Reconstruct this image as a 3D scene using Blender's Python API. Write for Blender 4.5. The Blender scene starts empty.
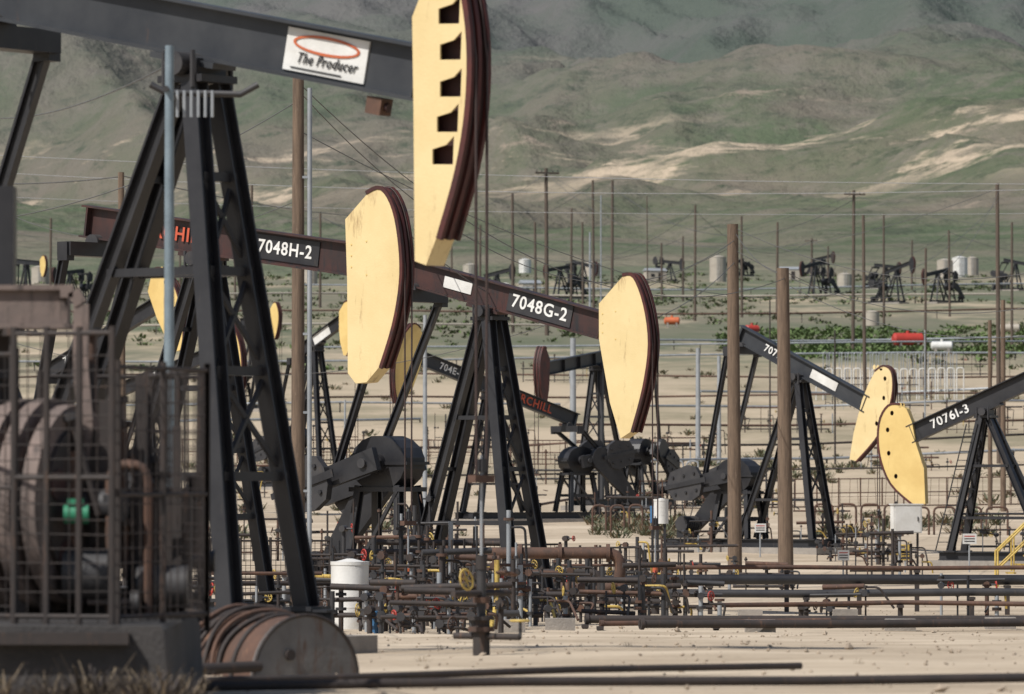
import bpy, math, random
from mathutils import Vector, Matrix, noise
from mathutils.geometry import tessellate_polygon
random.seed(7)
R=random.Random(11)
F=5689.0; EYE=1.7
sc=bpy.context.scene
# ------------------------------------------------------------------ helpers: survey coordinates
def X(col,d): return (col-512)/F*d
def lvl(row,d): return EYE-(row-480)*d/F
PROF=[(-60,0.05),(20,0.0),(45,0.01),(62,-0.15),(90,-0.74),(105,-0.99),(125,-1.24),(150,-1.38),(185,-1.16),(205,-0.71),(243,-0.22),(300,1.44),(400,5.57),
(520,11.0),(700,19.5),(900,29.7),(1300,48.5),(1800,74.5),(2500,118),(3200,176),(4200,282),(5500,466),(7000,720),(9500,1150)]
def lin(d):
    if d<=PROF[0][0]: return PROF[0][1]
    for (a,za),(b,zb) in zip(PROF,PROF[1:]):
        if d<=b: return za+(zb-za)*(d-a)/(b-a)
    return PROF[-1][1]
def sstep(a,b,x):
    t=max(0,min(1,(x-a)/(b-a))); return t*t*(3-2*t)
def gz(x,y):
    w=max(4,abs(y)*0.07)
    z=(lin(y-w)+2*lin(y)+lin(y+w)+lin(y-w*.5)+lin(y+w*.5))/6
    z+=0.05*noise.noise(Vector((x/5,y/5,0)))+0.03*noise.noise(Vector((x/1.3,y/1.3,3)))
    if y>260: z+=sstep(260,500,y)*0.9*noise.noise(Vector((x/60,y/70,5)))
    a=sstep(1500,3900,y)
    if a>0:
        wx=x+60*noise.noise(Vector((x/300,y/300,9)))
        r=1-abs(noise.noise(Vector((wx/560+3.1,y/1500,0.3))))*2
        r2=1-abs(noise.noise(Vector((wx/170+y/900,y/620,7.7))))*2
        r4=1-abs(noise.noise(Vector((wx/62+y/500,y/300,4.7))))*2
        r3=noise.fractal(Vector((x/60,y/90,2.2)),0.8,2.1,5)
        z+=a*(80*(r-.55)+34*(r2-.5)+13*(r4-.5)+7*r3)
        bl=sstep(2300,2700,y)*(.6+.8*noise.noise(Vector((x/260,3,1))))
        z+=26*bl*sstep(0,.25,noise.noise(Vector((x/240,y/420,6.1)))+.1)
        z+=sstep(4200,6500,y)*120
    return z
# ------------------------------------------------------------------ materials
def mk(name,c1,c2=None,scale=2.0,rough=.6,metal=0,rust=None,amt=0.0,stretch=(1,1,1),bump=.15,bscale=30,coord='Object'):
    m=bpy.data.materials.new(name); m.use_nodes=True
    nt=m.node_tree; N=nt.nodes; L=nt.links; b=N['Principled BSDF']
    b.inputs['Roughness'].default_value=rough; b.inputs['Metallic'].default_value=metal
    c2=c2 or tuple(x*.7 for x in c1)
    tc=N.new('ShaderNodeTexCoord'); mp=N.new('ShaderNodeMapping'); mp.inputs['Scale'].default_value=stretch
    L.new(tc.outputs[coord],mp.inputs['Vector'])
    n=N.new('ShaderNodeTexNoise'); n.inputs['Scale'].default_value=scale; n.inputs['Detail'].default_value=5; n.inputs['Roughness'].default_value=.65
    L.new(mp.outputs[0],n.inputs['Vector'])
    r=N.new('ShaderNodeMapRange'); r.inputs['From Min'].default_value=.35; r.inputs['From Max'].default_value=.65
    L.new(n.outputs['Fac'],r.inputs['Value'])
    mx=N.new('ShaderNodeMix'); mx.data_type='RGBA'
    mx.inputs[6].default_value=(*c1,1); mx.inputs[7].default_value=(*c2,1)
    L.new(r.outputs[0],mx.inputs[0]); out=mx.outputs[2]
    if rust:
        n2=N.new('ShaderNodeTexNoise'); n2.inputs['Scale'].default_value=scale*2.3; n2.inputs['Detail'].default_value=7; n2.inputs['Roughness'].default_value=.7
        mp2=N.new('ShaderNodeMapping'); mp2.inputs['Scale'].default_value=(1.8,1.8,.35); mp2.inputs['Location'].default_value=(4,7,2)
        L.new(tc.outputs[coord],mp2.inputs['Vector']); L.new(mp2.outputs[0],n2.inputs['Vector'])
        r2=N.new('ShaderNodeMapRange'); r2.inputs['From Min'].default_value=.66-amt; r2.inputs['From Max'].default_value=.78-amt
        L.new(n2.outputs['Fac'],r2.inputs['Value'])
        m2=N.new('ShaderNodeMix'); m2.data_type='RGBA'; m2.inputs[7].default_value=(*rust,1)
        L.new(out,m2.inputs[6]); L.new(r2.outputs[0],m2.inputs[0]); out=m2.outputs[2]
    L.new(out,b.inputs['Base Color'])
    if bump:
        bp=N.new('ShaderNodeBump'); bp.inputs['Strength'].default_value=bump; bp.inputs['Distance'].default_value=.02
        n3=N.new('ShaderNodeTexNoise'); n3.inputs['Scale'].default_value=bscale; n3.inputs['Detail'].default_value=2
        L.new(mp.outputs[0],n3.inputs['Vector']); L.new(n3.outputs['Fac'],bp.inputs['Height']); L.new(bp.outputs[0],b.inputs['Normal'])
    return m
RUST=(.10,.045,.025)
M={}
M['black']=mk('black_paint',(.013,.013,.016),(.026,.026,.029),1.6,.5,rust=(.055,.046,.04),amt=.04,bump=0)
M['dkbeam']=mk('dark_beam_paint',(.022,.025,.031),(.040,.043,.048),1.2,.5,rust=(.07,.045,.035),amt=.03,bump=0)
M['maroon']=mk('rusty_maroon_beam',(.026,.017,.017),(.060,.024,.020),1.3,.55,rust=(.018,.017,.019),amt=.15,bump=0)
M['yellow']=mk('yellow_paint',(.72,.575,.305),(.65,.505,.25),.9,.6,rust=(.36,.24,.12),amt=.07)
M['yellow2']=mk('yellow_paint_far',(.71,.53,.21),(.61,.43,.155),.9,.6,rust=(.30,.16,.08),amt=.06,bump=0)
M['rim']=mk('rusty_rim',(.095,.020,.016),(.045,.014,.013),2,.65,rust=(.018,.014,.014),amt=.12,bump=0)
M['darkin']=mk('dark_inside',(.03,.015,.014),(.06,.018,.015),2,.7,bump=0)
M['rust']=mk('rusty_steel',(.115,.060,.040),(.060,.038,.030),3,.8,rust=(.19,.10,.06),amt=.08,bump=0)
M['rustdk']=mk('dark_rusty_steel',(.042,.032,.029),(.026,.022,.021),3,.75,rust=(.085,.05,.035),amt=.09,bump=0)
M['cw']=mk('counterweight_iron',(.024,.024,.028),(.045,.043,.044),2,.6,rust=(.07,.055,.045),amt=.05,bump=0)
M['pink']=mk('weathered_red_primer',(.20,.15,.13),(.125,.10,.09),2,.8,rust=(.07,.055,.05),amt=.14)
M['wood']=mk('creosote_wood',(.185,.13,.09),(.10,.07,.05),2.5,.9,stretch=(6,6,.5),rust=(.27,.20,.145),amt=.05,bump=.5)
M['woodfar']=mk('old_wood',(.115,.085,.065),(.070,.055,.045),1.5,.9,stretch=(3,3,.5),bump=0)
M['galv']=mk('galvanised_steel',(.36,.38,.40),(.26,.28,.30),2,.5,.2,bump=0)
M['blgrey']=mk('bluegrey_pipe',(.22,.28,.32),(.14,.18,.21),2,.5,.2)
M['white']=mk('white_paint',(.70,.70,.68),(.56,.55,.52),1.5,.5,rust=(.35,.25,.18),amt=.0)
M['txt']=mk('white_lettering',(.8,.8,.78),(.62,.62,.6),3,.6,bump=0)
M['redtxt']=mk('red_lettering',(.60,.11,.05),(.45,.08,.04),3,.6,bump=0)
M['orange']=mk('orange_paint',(.55,.14,.05),(.42,.1,.04),1,.5,bump=0)
M['redobj']=mk('red_paint',(.46,.05,.035),(.36,.04,.03),1,.5,bump=0)
M['blue']=mk('blue_plastic',(.05,.16,.32),(.04,.12,.25),2,.4,bump=0)
M['green']=mk('green_plastic',(.03,.22,.12),(.02,.16,.085),2,.5,bump=0)
M['yval']=mk('yellow_valve_paint',(.55,.40,.10),(.42,.29,.07),4,.55,rust=RUST,amt=.12,bump=0)
M['conc']=mk('concrete',(.33,.30,.265),(.22,.20,.18),1.5,.9,rust=(.15,.135,.115),amt=.06,bump=.5)
M['concdk']=mk('stained_concrete',(.062,.057,.055),(.035,.033,.033),1.5,.9,rust=(.10,.085,.075),amt=.03,bump=.5)
M['tan']=mk('tan_tank_paint',(.42,.38,.32),(.35,.31,.26),.6,.6,bump=0)
M['cable']=mk('steel_cable',(.05,.03,.026),(.035,.02,.018),8,.6,bump=0)
M['wire']=mk('overhead_wire',(.10,.10,.10),(.07,.07,.07),1,.6,bump=0)
M['wirelt']=mk('aluminium_wire',(.40,.41,.42),(.34,.34,.35),1,.5,bump=0)
M['drum']=mk('grey_drum_steel',(.19,.185,.18),(.11,.105,.10),2,.7,rust=(.12,.075,.055),amt=.10)
M['leafg']=mk('sage_leaves',(.125,.135,.08),(.08,.09,.052),.7,.9,bump=0)
M['leafb']=mk('dry_twigs',(.26,.20,.13),(.15,.115,.075),.7,.9,bump=0)
M['leafgr']=mk('green_brush',(.105,.160,.050),(.075,.11,.038),.05,.9,bump=0)
M['stone']=mk('stone',(.38,.31,.235),(.27,.22,.17),2,.95,bump=0)
# ------------------------------------------------------------------ mesh builder
class MB:
    def __init__(s): s.v=[];s.f=[];s.m=[];s.s=[];s.ml=[]
    def mi(s,mat):
        if mat not in s.ml: s.ml.append(mat)
        return s.ml.index(mat)
    def add(s,vs,fs,mat,smooth=False):
        o=len(s.v); s.v.extend([tuple(p) for p in vs]); k=s.mi(mat)
        for f in fs: s.f.append(tuple(i+o for i in f)); s.m.append(k); s.s.append(smooth)
    def obox(s,c,a,b,d,mat):
        c=Vector(c);vs=[c+sa*a+sb*b+sd*d for sa in(-1,1) for sb in(-1,1) for sd in(-1,1)]
        s.add(vs,[(0,1,3,2),(4,6,7,5),(0,4,5,1),(2,3,7,6),(0,2,6,4),(1,5,7,3)],mat)
    def box(s,c,sz,mat): s.obox(c,Vector((sz[0]/2,0,0)),Vector((0,sz[1]/2,0)),Vector((0,0,sz[2]/2)),mat)
    def frame(s,p,q,up=None):
        d=(Vector(q)-Vector(p)).normalized(); up=Vector(up) if up else Vector((0,0,1))
        if abs(d.dot(up))>.97: up=Vector((0,1,0)) if abs(d.y)<.9 else Vector((1,0,0))
        a=d.cross(up).normalized(); b=a.cross(d).normalized(); return d,a,b
    def bar(s,p,q,w,h,mat,up=None):
        d,a,b=s.frame(p,q,up); c=(Vector(p)+Vector(q))/2; l=(Vector(q)-Vector(p)).length/2
        s.obox(c,d*l,a*w/2,b*h/2,mat)
    def hbeam(s,p,q,w,h,mat,tf=.03,tw=.03,up=None):
        d,a,b=s.frame(p,q,up); c=(Vector(p)+Vector(q))/2; l=(Vector(q)-Vector(p)).length/2
        s.obox(c+b*(h/2-tf/2),d*l,a*w/2,b*tf/2,mat); s.obox(c-b*(h/2-tf/2),d*l,a*w/2,b*tf/2,mat)
        s.obox(c,d*l,a*tw/2,b*(h/2-tf),mat)
    def cyl(s,p,q,r,mat,r2=None,n=14,caps=True):
        r2=r if r2 is None else r2; d,a,b=s.frame(p,q); vs=[]
        for P,rr in((Vector(p),r),(Vector(q),r2)):
            for i in range(n):
                t=2*math.pi*i/n; vs.append(P+a*math.cos(t)*rr+b*math.sin(t)*rr)
        s.add(vs,[(i,(i+1)%n,n+(i+1)%n,n+i) for i in range(n)],mat,n>6)
        if caps: s.add(vs,[tuple(range(n))[::-1],tuple(range(n,2*n))],mat)
    def tube(s,pts,r,mat,n=8,closed=False):
        pts=[Vector(p) for p in pts]; K=len(pts); vs=[]; pa=None
        for i,p in enumerate(pts):
            if closed: d=pts[(i+1)%K]-pts[i-1]
            else: d=pts[min(i+1,K-1)]-pts[max(i-1,0)]
            d.normalize()
            if pa is None:
                up=Vector((0,0,1)) if abs(d.z)<.9 else Vector((1,0,0)); a=d.cross(up).normalized()
            else: a=(pa-d*pa.dot(d)).normalized()
            pa=a; b=a.cross(d)
            for j in range(n):
                t=2*math.pi*j/n; vs.append(p+a*math.cos(t)*r+b*math.sin(t)*r)
        fs=[]
        for i in range(K if closed else K-1):
            i2=(i+1)%K
            for j in range(n): fs.append((i*n+j,i*n+(j+1)%n,i2*n+(j+1)%n,i2*n+j))
        s.add(vs,fs,mat,n>4)
        if not closed: s.add(vs,[tuple(range(n))[::-1],tuple(range((K-1)*n,K*n))],mat)
    def plate(s,outline,y0,y1,mat,holes=(),side=None):
        loops=[[Vector((u,w,0)) for u,w in outline]]+[[Vector((u,w,0)) for u,w in h] for h in holes]
        tr=tessellate_polygon(loops); flat=[p for l in loops for p in l]; n=len(flat)
        vs=[(p.x,y0,p.y) for p in flat]+[(p.x,y1,p.y) for p in flat]
        s.add(vs,[tuple(t) for t in tr]+[tuple(i+n for i in t)[::-1] for t in tr],mat)
        o=0; fs=[]
        for l in loops:
            k=len(l); fs+=[(o+i,o+(i+1)%k,n+o+(i+1)%k,n+o+i) for i in range(k)]; o+=k
        s.add(vs,fs,side or mat)
    def wheel(s,c,r,mat,ax=(0,1,0),t=.012):
        ax=Vector(ax).normalized(); a=ax.orthogonal().normalized(); b=ax.cross(a); c=Vector(c)
        s.tube([c+a*math.cos(i*math.pi/6)*r+b*math.sin(i*math.pi/6)*r for i in range(12)],t,mat,5,True)
        for i in range(3):
            e=a*math.cos(i*math.pi/3)+b*math.sin(i*math.pi/3); s.cyl(c-e*r,c+e*r,t*.7,mat,n=4)
    def obj(s,name,parent=None,loc=None,recalc=True):
        me=bpy.data.meshes.new(name); me.from_pydata(s.v,[],s.f)
        for m in s.ml: me.materials.append(M[m] if isinstance(m,str) else m)
        me.polygons.foreach_set('material_index',s.m); me.polygons.foreach_set('use_smooth',s.s); me.update()
        if recalc:
            import bmesh
            bm=bmesh.new(); bm.from_mesh(me)
            bmesh.ops.recalc_face_normals(bm,faces=bm.faces); bm.to_mesh(me); bm.free()
        o=bpy.data.objects.new(name,me); sc.collection.objects.link(o)
        if parent: o.parent=parent
        if loc: o.location=loc
        return o
def empty(name,loc,rz=0):
    e=bpy.data.objects.new(name,None); sc.collection.objects.link(e); e.location=loc; e.rotation_euler=(0,0,rz); e.empty_display_size=.5; return e
def textmesh(mb,string,size,M4,mat,shear=0,ext=.004,sx=1.0,bold=.018):
    cu=bpy.data.curves.new('t','FONT'); cu.body=string; cu.size=size; cu.align_x='CENTER'; cu.align_y='CENTER'; cu.extrude=ext; cu.resolution_u=3; cu.shear=shear
    cu.offset=size*bold; cu.space_character=1.12
    ob=bpy.data.objects.new('t',cu); sc.collection.objects.link(ob)
    dg=bpy.context.evaluated_depsgraph_get(); me=bpy.data.meshes.new_from_object(ob.evaluated_get(dg))
    vs=[M4@Vector((v.co.x*sx,v.co.y,v.co.z)) for v in me.vertices]; mb.add(vs,[tuple(p.vertices) for p in me.polygons],mat)
    bpy.data.objects.remove(ob); bpy.data.curves.remove(cu); bpy.data.meshes.remove(me)
def catmull(P,k=4):
    out=[]
    for i in range(len(P)-1):
        p0=P[max(i-1,0)];p1=P[i];p2=P[i+1];p3=P[min(i+2,len(P)-1)]
        for j in range(k):
            t=j/k
            out.append(tuple(.5*((2*p1[a])+(-p0[a]+p2[a])*t+(2*p0[a]-5*p1[a]+4*p2[a]-p3[a])*t*t+(-p0[a]+3*p1[a]-3*p2[a]+p3[a])*t**3) for a in(0,1)))
    out.append(P[-1]); return out
# ------------------------------------------------------------------ pumpjack
DEF=([(0,.62)],[(.45,1.15),(.85,1.22),(1.2,.6),(1.32,-.1),(1.22,-.9),(.95,-1.7),(.65,-2.2)],[(.4,-2.15),(.1,-1.3),(0,-.5)])
def pumpjack(bcol,brow,d,hcol,tcol,dirn=1,yaw=38,tilt=8,head=None,slots=None,beam='dkbeam',hm='yellow',texts=(),crank=200,lod=0,th=.16,bh=.6,
             ff=1.0,fr=2.2,fw=.62,zc=2.7,clen=2.3,gx=None,ladder=False,lw=.21,rim=.07,rw=.85):
    yr=math.radians(yaw); c=math.cos(yr); S=F/d
    x0=X(bcol,d); g=gz(x0,d); Hp=lvl(brow,d)-g
    arm=abs(hcol-bcol)/S/c; rear=abs(tcol-bcol)/S/c
    t=math.radians(tilt); side=-1 if dirn>0 else 1
    root=empty('pumpjack',(x0,d,g),-yr if dirn>0 else math.pi+yr)
    n=8 if lod else 14
    mb=MB(); top=Hp-bh/2-.28
    def L(p,q,w=lw,h=lw*1.1): mb.hbeam(p,q,w,h,'black',tf=.025,tw=.025)if lod<2 else mb.bar(p,q,w,h,'black')
    tops={}; feet={}
    for s in(-1,1):
        tf=Vector((.12,s*.2,top)); ft=Vector((ff,s*fw,.5)); L(tf,ft); tops[s]=tf; feet[s]=ft
        tr=Vector((-.15,s*.16,top)); fe=Vector((-fr,s*fw*rw,.5)); L(tr,fe,lw*.85,lw*.95)
        feet[(s,'r')]=fe; tops[(s,'r')]=tr
        mb.box((ff,s*fw,.49),(.4,.35,.05),'black')
    ks=[.18,.36,.55,.75] if lod<2 else [.5]
    for i,k in enumerate(ks):
        a=tops[-1].lerp(feet[-1],k); b=tops[1].lerp(feet[1],k); mb.bar(a,b,.09,.1,'black')
        a2=tops[(-1,'r')].lerp(feet[(-1,'r')],k); b2=tops[(1,'r')].lerp(feet[(1,'r')],k); mb.bar(a2,b2,.08,.08,'black')
        if k in(.36,.75,.5):
            mb.bar(a,a2,.08,.09,'black'); mb.bar(b,b2,.08,.09,'black')
        if lod<2 and i<3:
            mb.bar(a,tops[1].lerp(feet[1],ks[i+1]),.05,.05,'black'); mb.bar(b,tops[-1].lerp(feet[-1],ks[i+1]),.05,.05,'black')
    mb.box((0,0,top+.04),(.62,.62,.08),'black'); mb.box((0,0,top+.17),(.4,.5,.18),'black')
    mb.cyl((0,-.42,top+.2),(0,.42,top+.2),.13,'cw',n=n)
    for s in(-1,1):
        for q in(-.2,.2): mb.cyl((q,s*.33,top-.06),(q,s*.33,top+.34),.03,'cw',n=6)
    if ladder:
        a=Vector((.35,side*.36,top-.2)); b=Vector((ff+.28,side*(fw+.14),.5))
        for s in(-.19,.19): mb.cyl(a+Vector((s,0,0)),b+Vector((s,0,0)),.022,'black',n=6)
        k=int((a-b).length/.3)
        for i in range(1,k):
            p=a.lerp(b,i/k); mb.cyl(p+Vector((-.19,0,0)),p+Vector((.19,0,0)),.014,'black',n=5)
    mb.obj('samson_post',root)
    # beam
    E=Vector((arm,0,Hp-arm*math.tan(t))); T=Vector((-rear,0,Hp+rear*math.tan(t)))
    dv=(E-T).normalized(); upv=Vector((-dv.z,0,dv.x)); mb=MB()
    mb.hbeam(T-dv*.15,E+dv*.12,.30,bh,beam,tf=.035,tw=.035)
    if lod<2:
        nst=6
        for i in range(nst+1):
            p=T.lerp(E,i/nst)
            for s in(-1,1):
                if s==side and texts and 0<i<nst: continue
                mb.obox(p+Vector((0,s*.085,0)),dv*.012,Vector((0,.062,0)),upv*(bh/2-.037),beam)
        mb.obox(E+dv*.13,dv*.02,Vector((0,th-.03,0)),upv*(bh/2+.05),beam)
        mb.obox(Vector((0,0,Hp))-upv*(bh/2+.035),dv*.45,Vector((0,.2,0)),upv*.033,beam)
    eq=T-upv*(bh/2+.2)+dv*.25
    mb.box(eq,(.34,1.9,.26),'black'); mb.cyl(eq+Vector((0,-.2,.13)),eq+Vector((0,.2,.13)),.16,'cw',n=n)
    for (kind,string,along,size,mat,plate) in texts:
        base=Vector((0,0,Hp))+dv*along+Vector((0,side*.03,0))
        if side<0: R3=Matrix((( dv.x,upv.x,0),(0,0,-1),(dv.z,upv.z,0))).to_4x4()
        else: R3=Matrix(((-dv.x,upv.x,0),(0,0,1),(-dv.z,upv.z,0))).to_4x4()
        M4=Matrix.Translation(base+Vector((0,side*.02,0)))@R3
        if plate:
            pw,ph,pm=plate; mb.obox(base,dv*pw/2,Vector((0,.012,0)),upv*ph/2,pm)
        if kind=='logo':
            el=[(math.cos(i*math.pi/16)*.46,math.sin(i*math.pi/16)*.105) for i in range(32)]
            el2=[(x*.92,y*.72) for x,y in el]; t2=MB(); t2.plate(el,-.003,.003,'redobj',holes=[el2])
            mb.add([M4@Vector((v[0],v[2]+.09,v[1])) for v in t2.v],t2.f,'orange')
            textmesh(mb,string,size,M4@Matrix.Translation((.03,-.08,.006)),'black',shear=.35,sx=.80,bold=.0)
            mb.obox(M4@Vector((-.1,-.19,.004)),dv*.35,Vector((0,.003,0)),upv*.006,'black')
            q=Vector((0,0,Hp))+dv*2.62-upv*(bh/2+.13); mb.obox(q,dv*.1,Vector((0,.1,0)),upv*.09,'rust'); mb.cyl(q-dv*.12,q+dv*.14,.05,'darkin',n=8)
        elif string: textmesh(mb,string,size,M4,mat)
    mb.obj('walking_beam',root)
    # head
    if head is None:
        ct,st=math.cos(t),math.sin(t)
        head=tuple([(u*ct+w*st,-u*st+w*ct) for u,w in part] for part in DEF)
    pre_,arc_,post_=head
    arc=catmull([(E.x+u,E.z+w) for u,w in arc_],4)
    out=[(E.x+u,E.z+w) for u,w in pre_]+arc+[(E.x+u,E.z+w) for u,w in post_]
    holes=[]
    if slots=='wedge':
        for w,xr in((.62,.60),(.24,.62),(-.15,.62),(-.52,.58),(-.86,.52)):
            holes.append([(E.x+xr-.27,E.z+w-.12),(E.x+xr,E.z+w-.13),(E.x+xr+.015,E.z+w+.17),(E.x+xr-.09,E.z+w+.08),(E.x+xr-.27,E.z+w+.04)])
    elif slots=='dots':
        am=arc[3:-3:3]; cx=sum(p[0] for p in out)/len(out)
        for i,(px,pz) in enumerate(am):
            k=(-.3 if cx<px else .3); q=(px+k,pz); r=.065
            holes.append([(q[0]+r*math.cos(a*math.pi/4),q[1]+r*1.3*math.sin(a*math.pi/4)) for a in range(8)])
    mb=MB()
    for s in(-1,1): mb.plate(out,s*th,s*(th-.025),hm,holes)
    if holes: 
        cx=sum(p[0] for p in out)/len(out); cz=sum(p[1] for p in out)/len(out)
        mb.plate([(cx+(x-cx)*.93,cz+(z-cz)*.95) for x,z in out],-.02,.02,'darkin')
    k=len(out); na=len(pre_)
    for i in range(k):
        a=out[i]; b=out[(i+1)%k]
        if na<=i<na+len(arc)-1: continue
        mb.add([(a[0],-th+.025,a[1]),(b[0],-th+.025,b[1]),(b[0],th-.025,b[1]),(a[0],th-.025,a[1])],[(0,1,2,3)],hm)
    nrm=[]
    for i in range(len(arc)):
        p=arc[max(i-1,0)]; q=arc[min(i+1,len(arc)-1)]; v=Vector((q[0]-p[0],q[1]-p[1])).normalized(); nrm.append((-v.y,v.x))
    def sweep(y0,y1,o0,o1,mat):
        vs=[]
        for (x,z),(nx,nz) in zip(arc,nrm):
            vs+=[(x+nx*o0,y0,z+nz*o0),(x+nx*o1,y0,z+nz*o1),(x+nx*o1,y1,z+nz*o1),(x+nx*o0,y1,z+nz*o0)]
        fs=[]
        for i in range(len(arc)-1):
            for j in range(4): fs.append((i*4+j,i*4+(j+1)%4,i*4+4+(j+1)%4,i*4+4+j))
        fs+= [(0,1,2,3),tuple(len(vs)-4+j for j in(3,2,1,0))]
        mb.add(vs,fs,mat)
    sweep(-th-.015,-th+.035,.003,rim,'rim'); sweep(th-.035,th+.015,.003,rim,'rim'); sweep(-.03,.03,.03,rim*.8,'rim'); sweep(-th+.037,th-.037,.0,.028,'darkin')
    if lod==0 and not holes:
        for (u,w) in [(.10,.25),(.10,.05),(.10,-.15),(.45,.3),(.45,-.3)]:
            mb.cyl((E.x+u,side*th,E.z+w),(E.x+u,side*(th+.010),E.z+w),.016,'yellow2',n=7)
    mb.obj('horse_head',root)
    im=max(range(len(arc)),key=lambda i:arc[i][0]+nrm[i][0]*.1); ax=arc[im][0]+.07; az=arc[im][1]
    mb=MB(); cr=1.9 if d<150 else 1.6
    r=.016 if lod==0 else .018
    for s in(-.1,.1):
        path=[(arc[i][0]+nrm[i][0]*.05,s,arc[i][1]+nrm[i][1]*.05) for i in range(0,im)]+[(ax,s,az),(ax,s*.9,cr)]
        mb.tube(path,r,'cable',5)
    mb.box((ax,0,cr),(.1,.34,.08),'rust'); mb.cyl((ax,0,cr+.25),(ax,0,.9),.016,'galv',n=6)
    mb.box((ax,0,cr+.14),(.08,.08,.14),'cw')
    mb.obj('bridle_cables',root)
    mb=MB(); 
    mb.cyl((ax,0,-.1),(ax,0,.45),.09,'rustdk',n=10); mb.cyl((ax,0,.3),(ax,0,.35),.14,'rust',n=10); mb.cyl((ax,0,.42),(ax,0,.46),.14,'rustdk',n=10)
    mb.cyl((ax,0,.46),(ax,0,.95),.05,'cw',n=10); mb.cyl((ax,0,.6),(ax,0,.66),.09,'rust',n=10); mb.cyl((ax,0,.95),(ax,0,1.1),.06,'orange' if 100<d<150 else 'rustdk',n=10); mb.cyl((ax,-.5,.7),(ax,.5,.7),.035,'rustdk',n=8)
    mb.wheel((ax+.1,-.4,.85),.11,'yval',(1,0,.2)); mb.wheel((ax,.45,.9),.11,'rust',(0,.2,1)); mb.cyl((ax-.35,0,.25),(ax+.5,0,.25),.035,'rustdk',n=8); mb.wheel((ax+.5,0,.42),.1,'yval',(0,0,1))
    mb.cyl((ax+.5,0,.25),(ax+.5,0,.42),.02,'cw',n=5)
    mb.obj('wellhead',root)
    if gx is None: gx=rear+.15
    G=Vector((-gx,0,zc)); mb=MB()
    o=[(.75*math.cos(a*math.pi/8+.2)*(1.05),.62*math.sin(a*math.pi/8+.2)) for a in range(16)]
    mb.plate([(G.x+x,G.z+z) for x,z in o],-.36,.36,'black')
    mb.box((G.x,0,G.z),(1.75,.8,.07),'black'); mb.cyl((G.x,-.95,G.z),(G.x,.95,G.z),.11,'cw',n=n)
    mb.cyl((G.x,-.5,G.z),(G.x,.5,G.z),.24,'black',n=n); mb.cyl((G.x-.6,-.45,G.z+.1),(G.x-.6,.6,G.z+.1),.13,'black',n=n)
    for s in(-1,1):
        for q in(-.7,.7): mb.hbeam((G.x+q*.8,s*.3,G.z-.5),(G.x+q*1.1,s*.55,.5),.16,.18,'black')
        mb.bar((G.x-.7,s*.45,1.2),(G.x+.7,s*.45,1.2),.08,.12,'black'); mb.bar((G.x-.75,s*.45,.6),(G.x+.6,s*.4,G.z-.6),.06,.08,'black')
    mb.box((G.x,0,G.z-.58),(1.6,.8,.1),'black')
    mb.obj('gear_reducer',root)
    ca=math.radians(crank); cu,cw_=math.cos(ca),math.sin(ca); mb=MB()
    armo=[(-.35,-.26),(clen*1.1,-.2),(clen*1.1,.2),(-.35,.26)]
    fan=[(clen*.40,.20),(clen*.46,.5),(clen*.62,.64),(clen*.95,.5),(clen*1.02,.2),(clen*1.02,-.2),(clen*.95,-.5),(clen*.62,-.64),(clen*.46,-.5),(clen*.40,-.20)]
    def tr(o_): return [(G.x+x*cu-y*cw_,G.z+x*cw_+y*cu) for x,y in o_]
    for s in(-1,1):
        mb.plate(tr(armo),s*.72,s*.88,'black'); mb.plate(tr(fan),s*.883,s*1.06,'cw')
        mb.plate(tr([(clen*.3,-.09),(clen*1.08,-.07),(clen*1.08,.07),(clen*.3,.09)]),s*1.063,s*1.10,'black')
        for k in(.5,.7,.9):
            for m_ in(-.3,.3):
                p=tr([(clen*k,m_)])[0]; mb.cyl((p[0],s*1.06,p[1]),(p[0],s*1.11,p[1]),.05,'black',n=6)
    mb.obj('crank_counterweights',root)
    pr=1.05; P=Vector((G.x+pr*cu,0,G.z+pr*cw_)); mb=MB()
    for s in(-1,1):
        a=eq+Vector((0,s*.9,0)); b=Vector((P.x,s*.66,P.z)); mb.hbeam(a,b,.13,.16,'black') if lod<2 else mb.bar(a,b,.13,.15,'black')
        mb.cyl((P.x,s*.55,P.z),(P.x,s*.72,P.z),.13,'cw',n=n); mb.box(a+Vector((0,0,-.05)),(.24,.2,.34),'black')
    mb.obj('pitman_arms',root)
    mb=MB(); mx=-gx-2.3
    mb.box(((mx-0.8+ff+.6)/2,0,.05),(ff+.6-(mx-.8),2.3,.3),'conc')
    for s in(-1,1): mb.hbeam((mx-.5,s*.6,.345),(ff+.4,s*.6,.345),.2,.28,'black')
    for i in range(7): mb.box((mx+(ff-mx)*i/6,0,.34),(.14,.98,.2),'black')
    mb.obj('base_skid',root)
    mb=MB(); mb.cyl((mx-.15,-.1,1.0),(mx-.15,.75,1.0),.27,'cw',n=n)
    for s in(-1,1):
        mb.bar((mx-.15,.3+s*.3,.5),(mx-.15,.3+s*.3,.78),.5,.06,'black')
    for i in range(6): mb.cyl((mx-.15,-.05+i*.13,1.0),(mx-.15,0+i*.13,1.0),.29,'cw',n=n)
    q=Vector((G.x-.6,0,G.z+.1)); p=Vector((mx-.15,0,1.0)); dd=(q-p).normalized(); nn=Vector((-dd.z,0,dd.x)); o=[]
    for a in range(9): 
        A=math.pi*a/8; v=p+nn*(.22*math.cos(A))-dd*(.22*math.sin(A)); o.append((v.x,v.z))
    for a in range(9):
        A=math.pi*a/8; v=q-nn*(.5*math.cos(A))+dd*(.5*math.sin(A)); o.append((v.x,v.z))
    mb.plate(o,.78,.98,'black'); mb.bar((G.x-1.2,.88,.5),(G.x-1.2,.88,1.6),.08,.08,'black')
    mb.obj('motor_and_belt_guard',root)
    return root,ax
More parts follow.
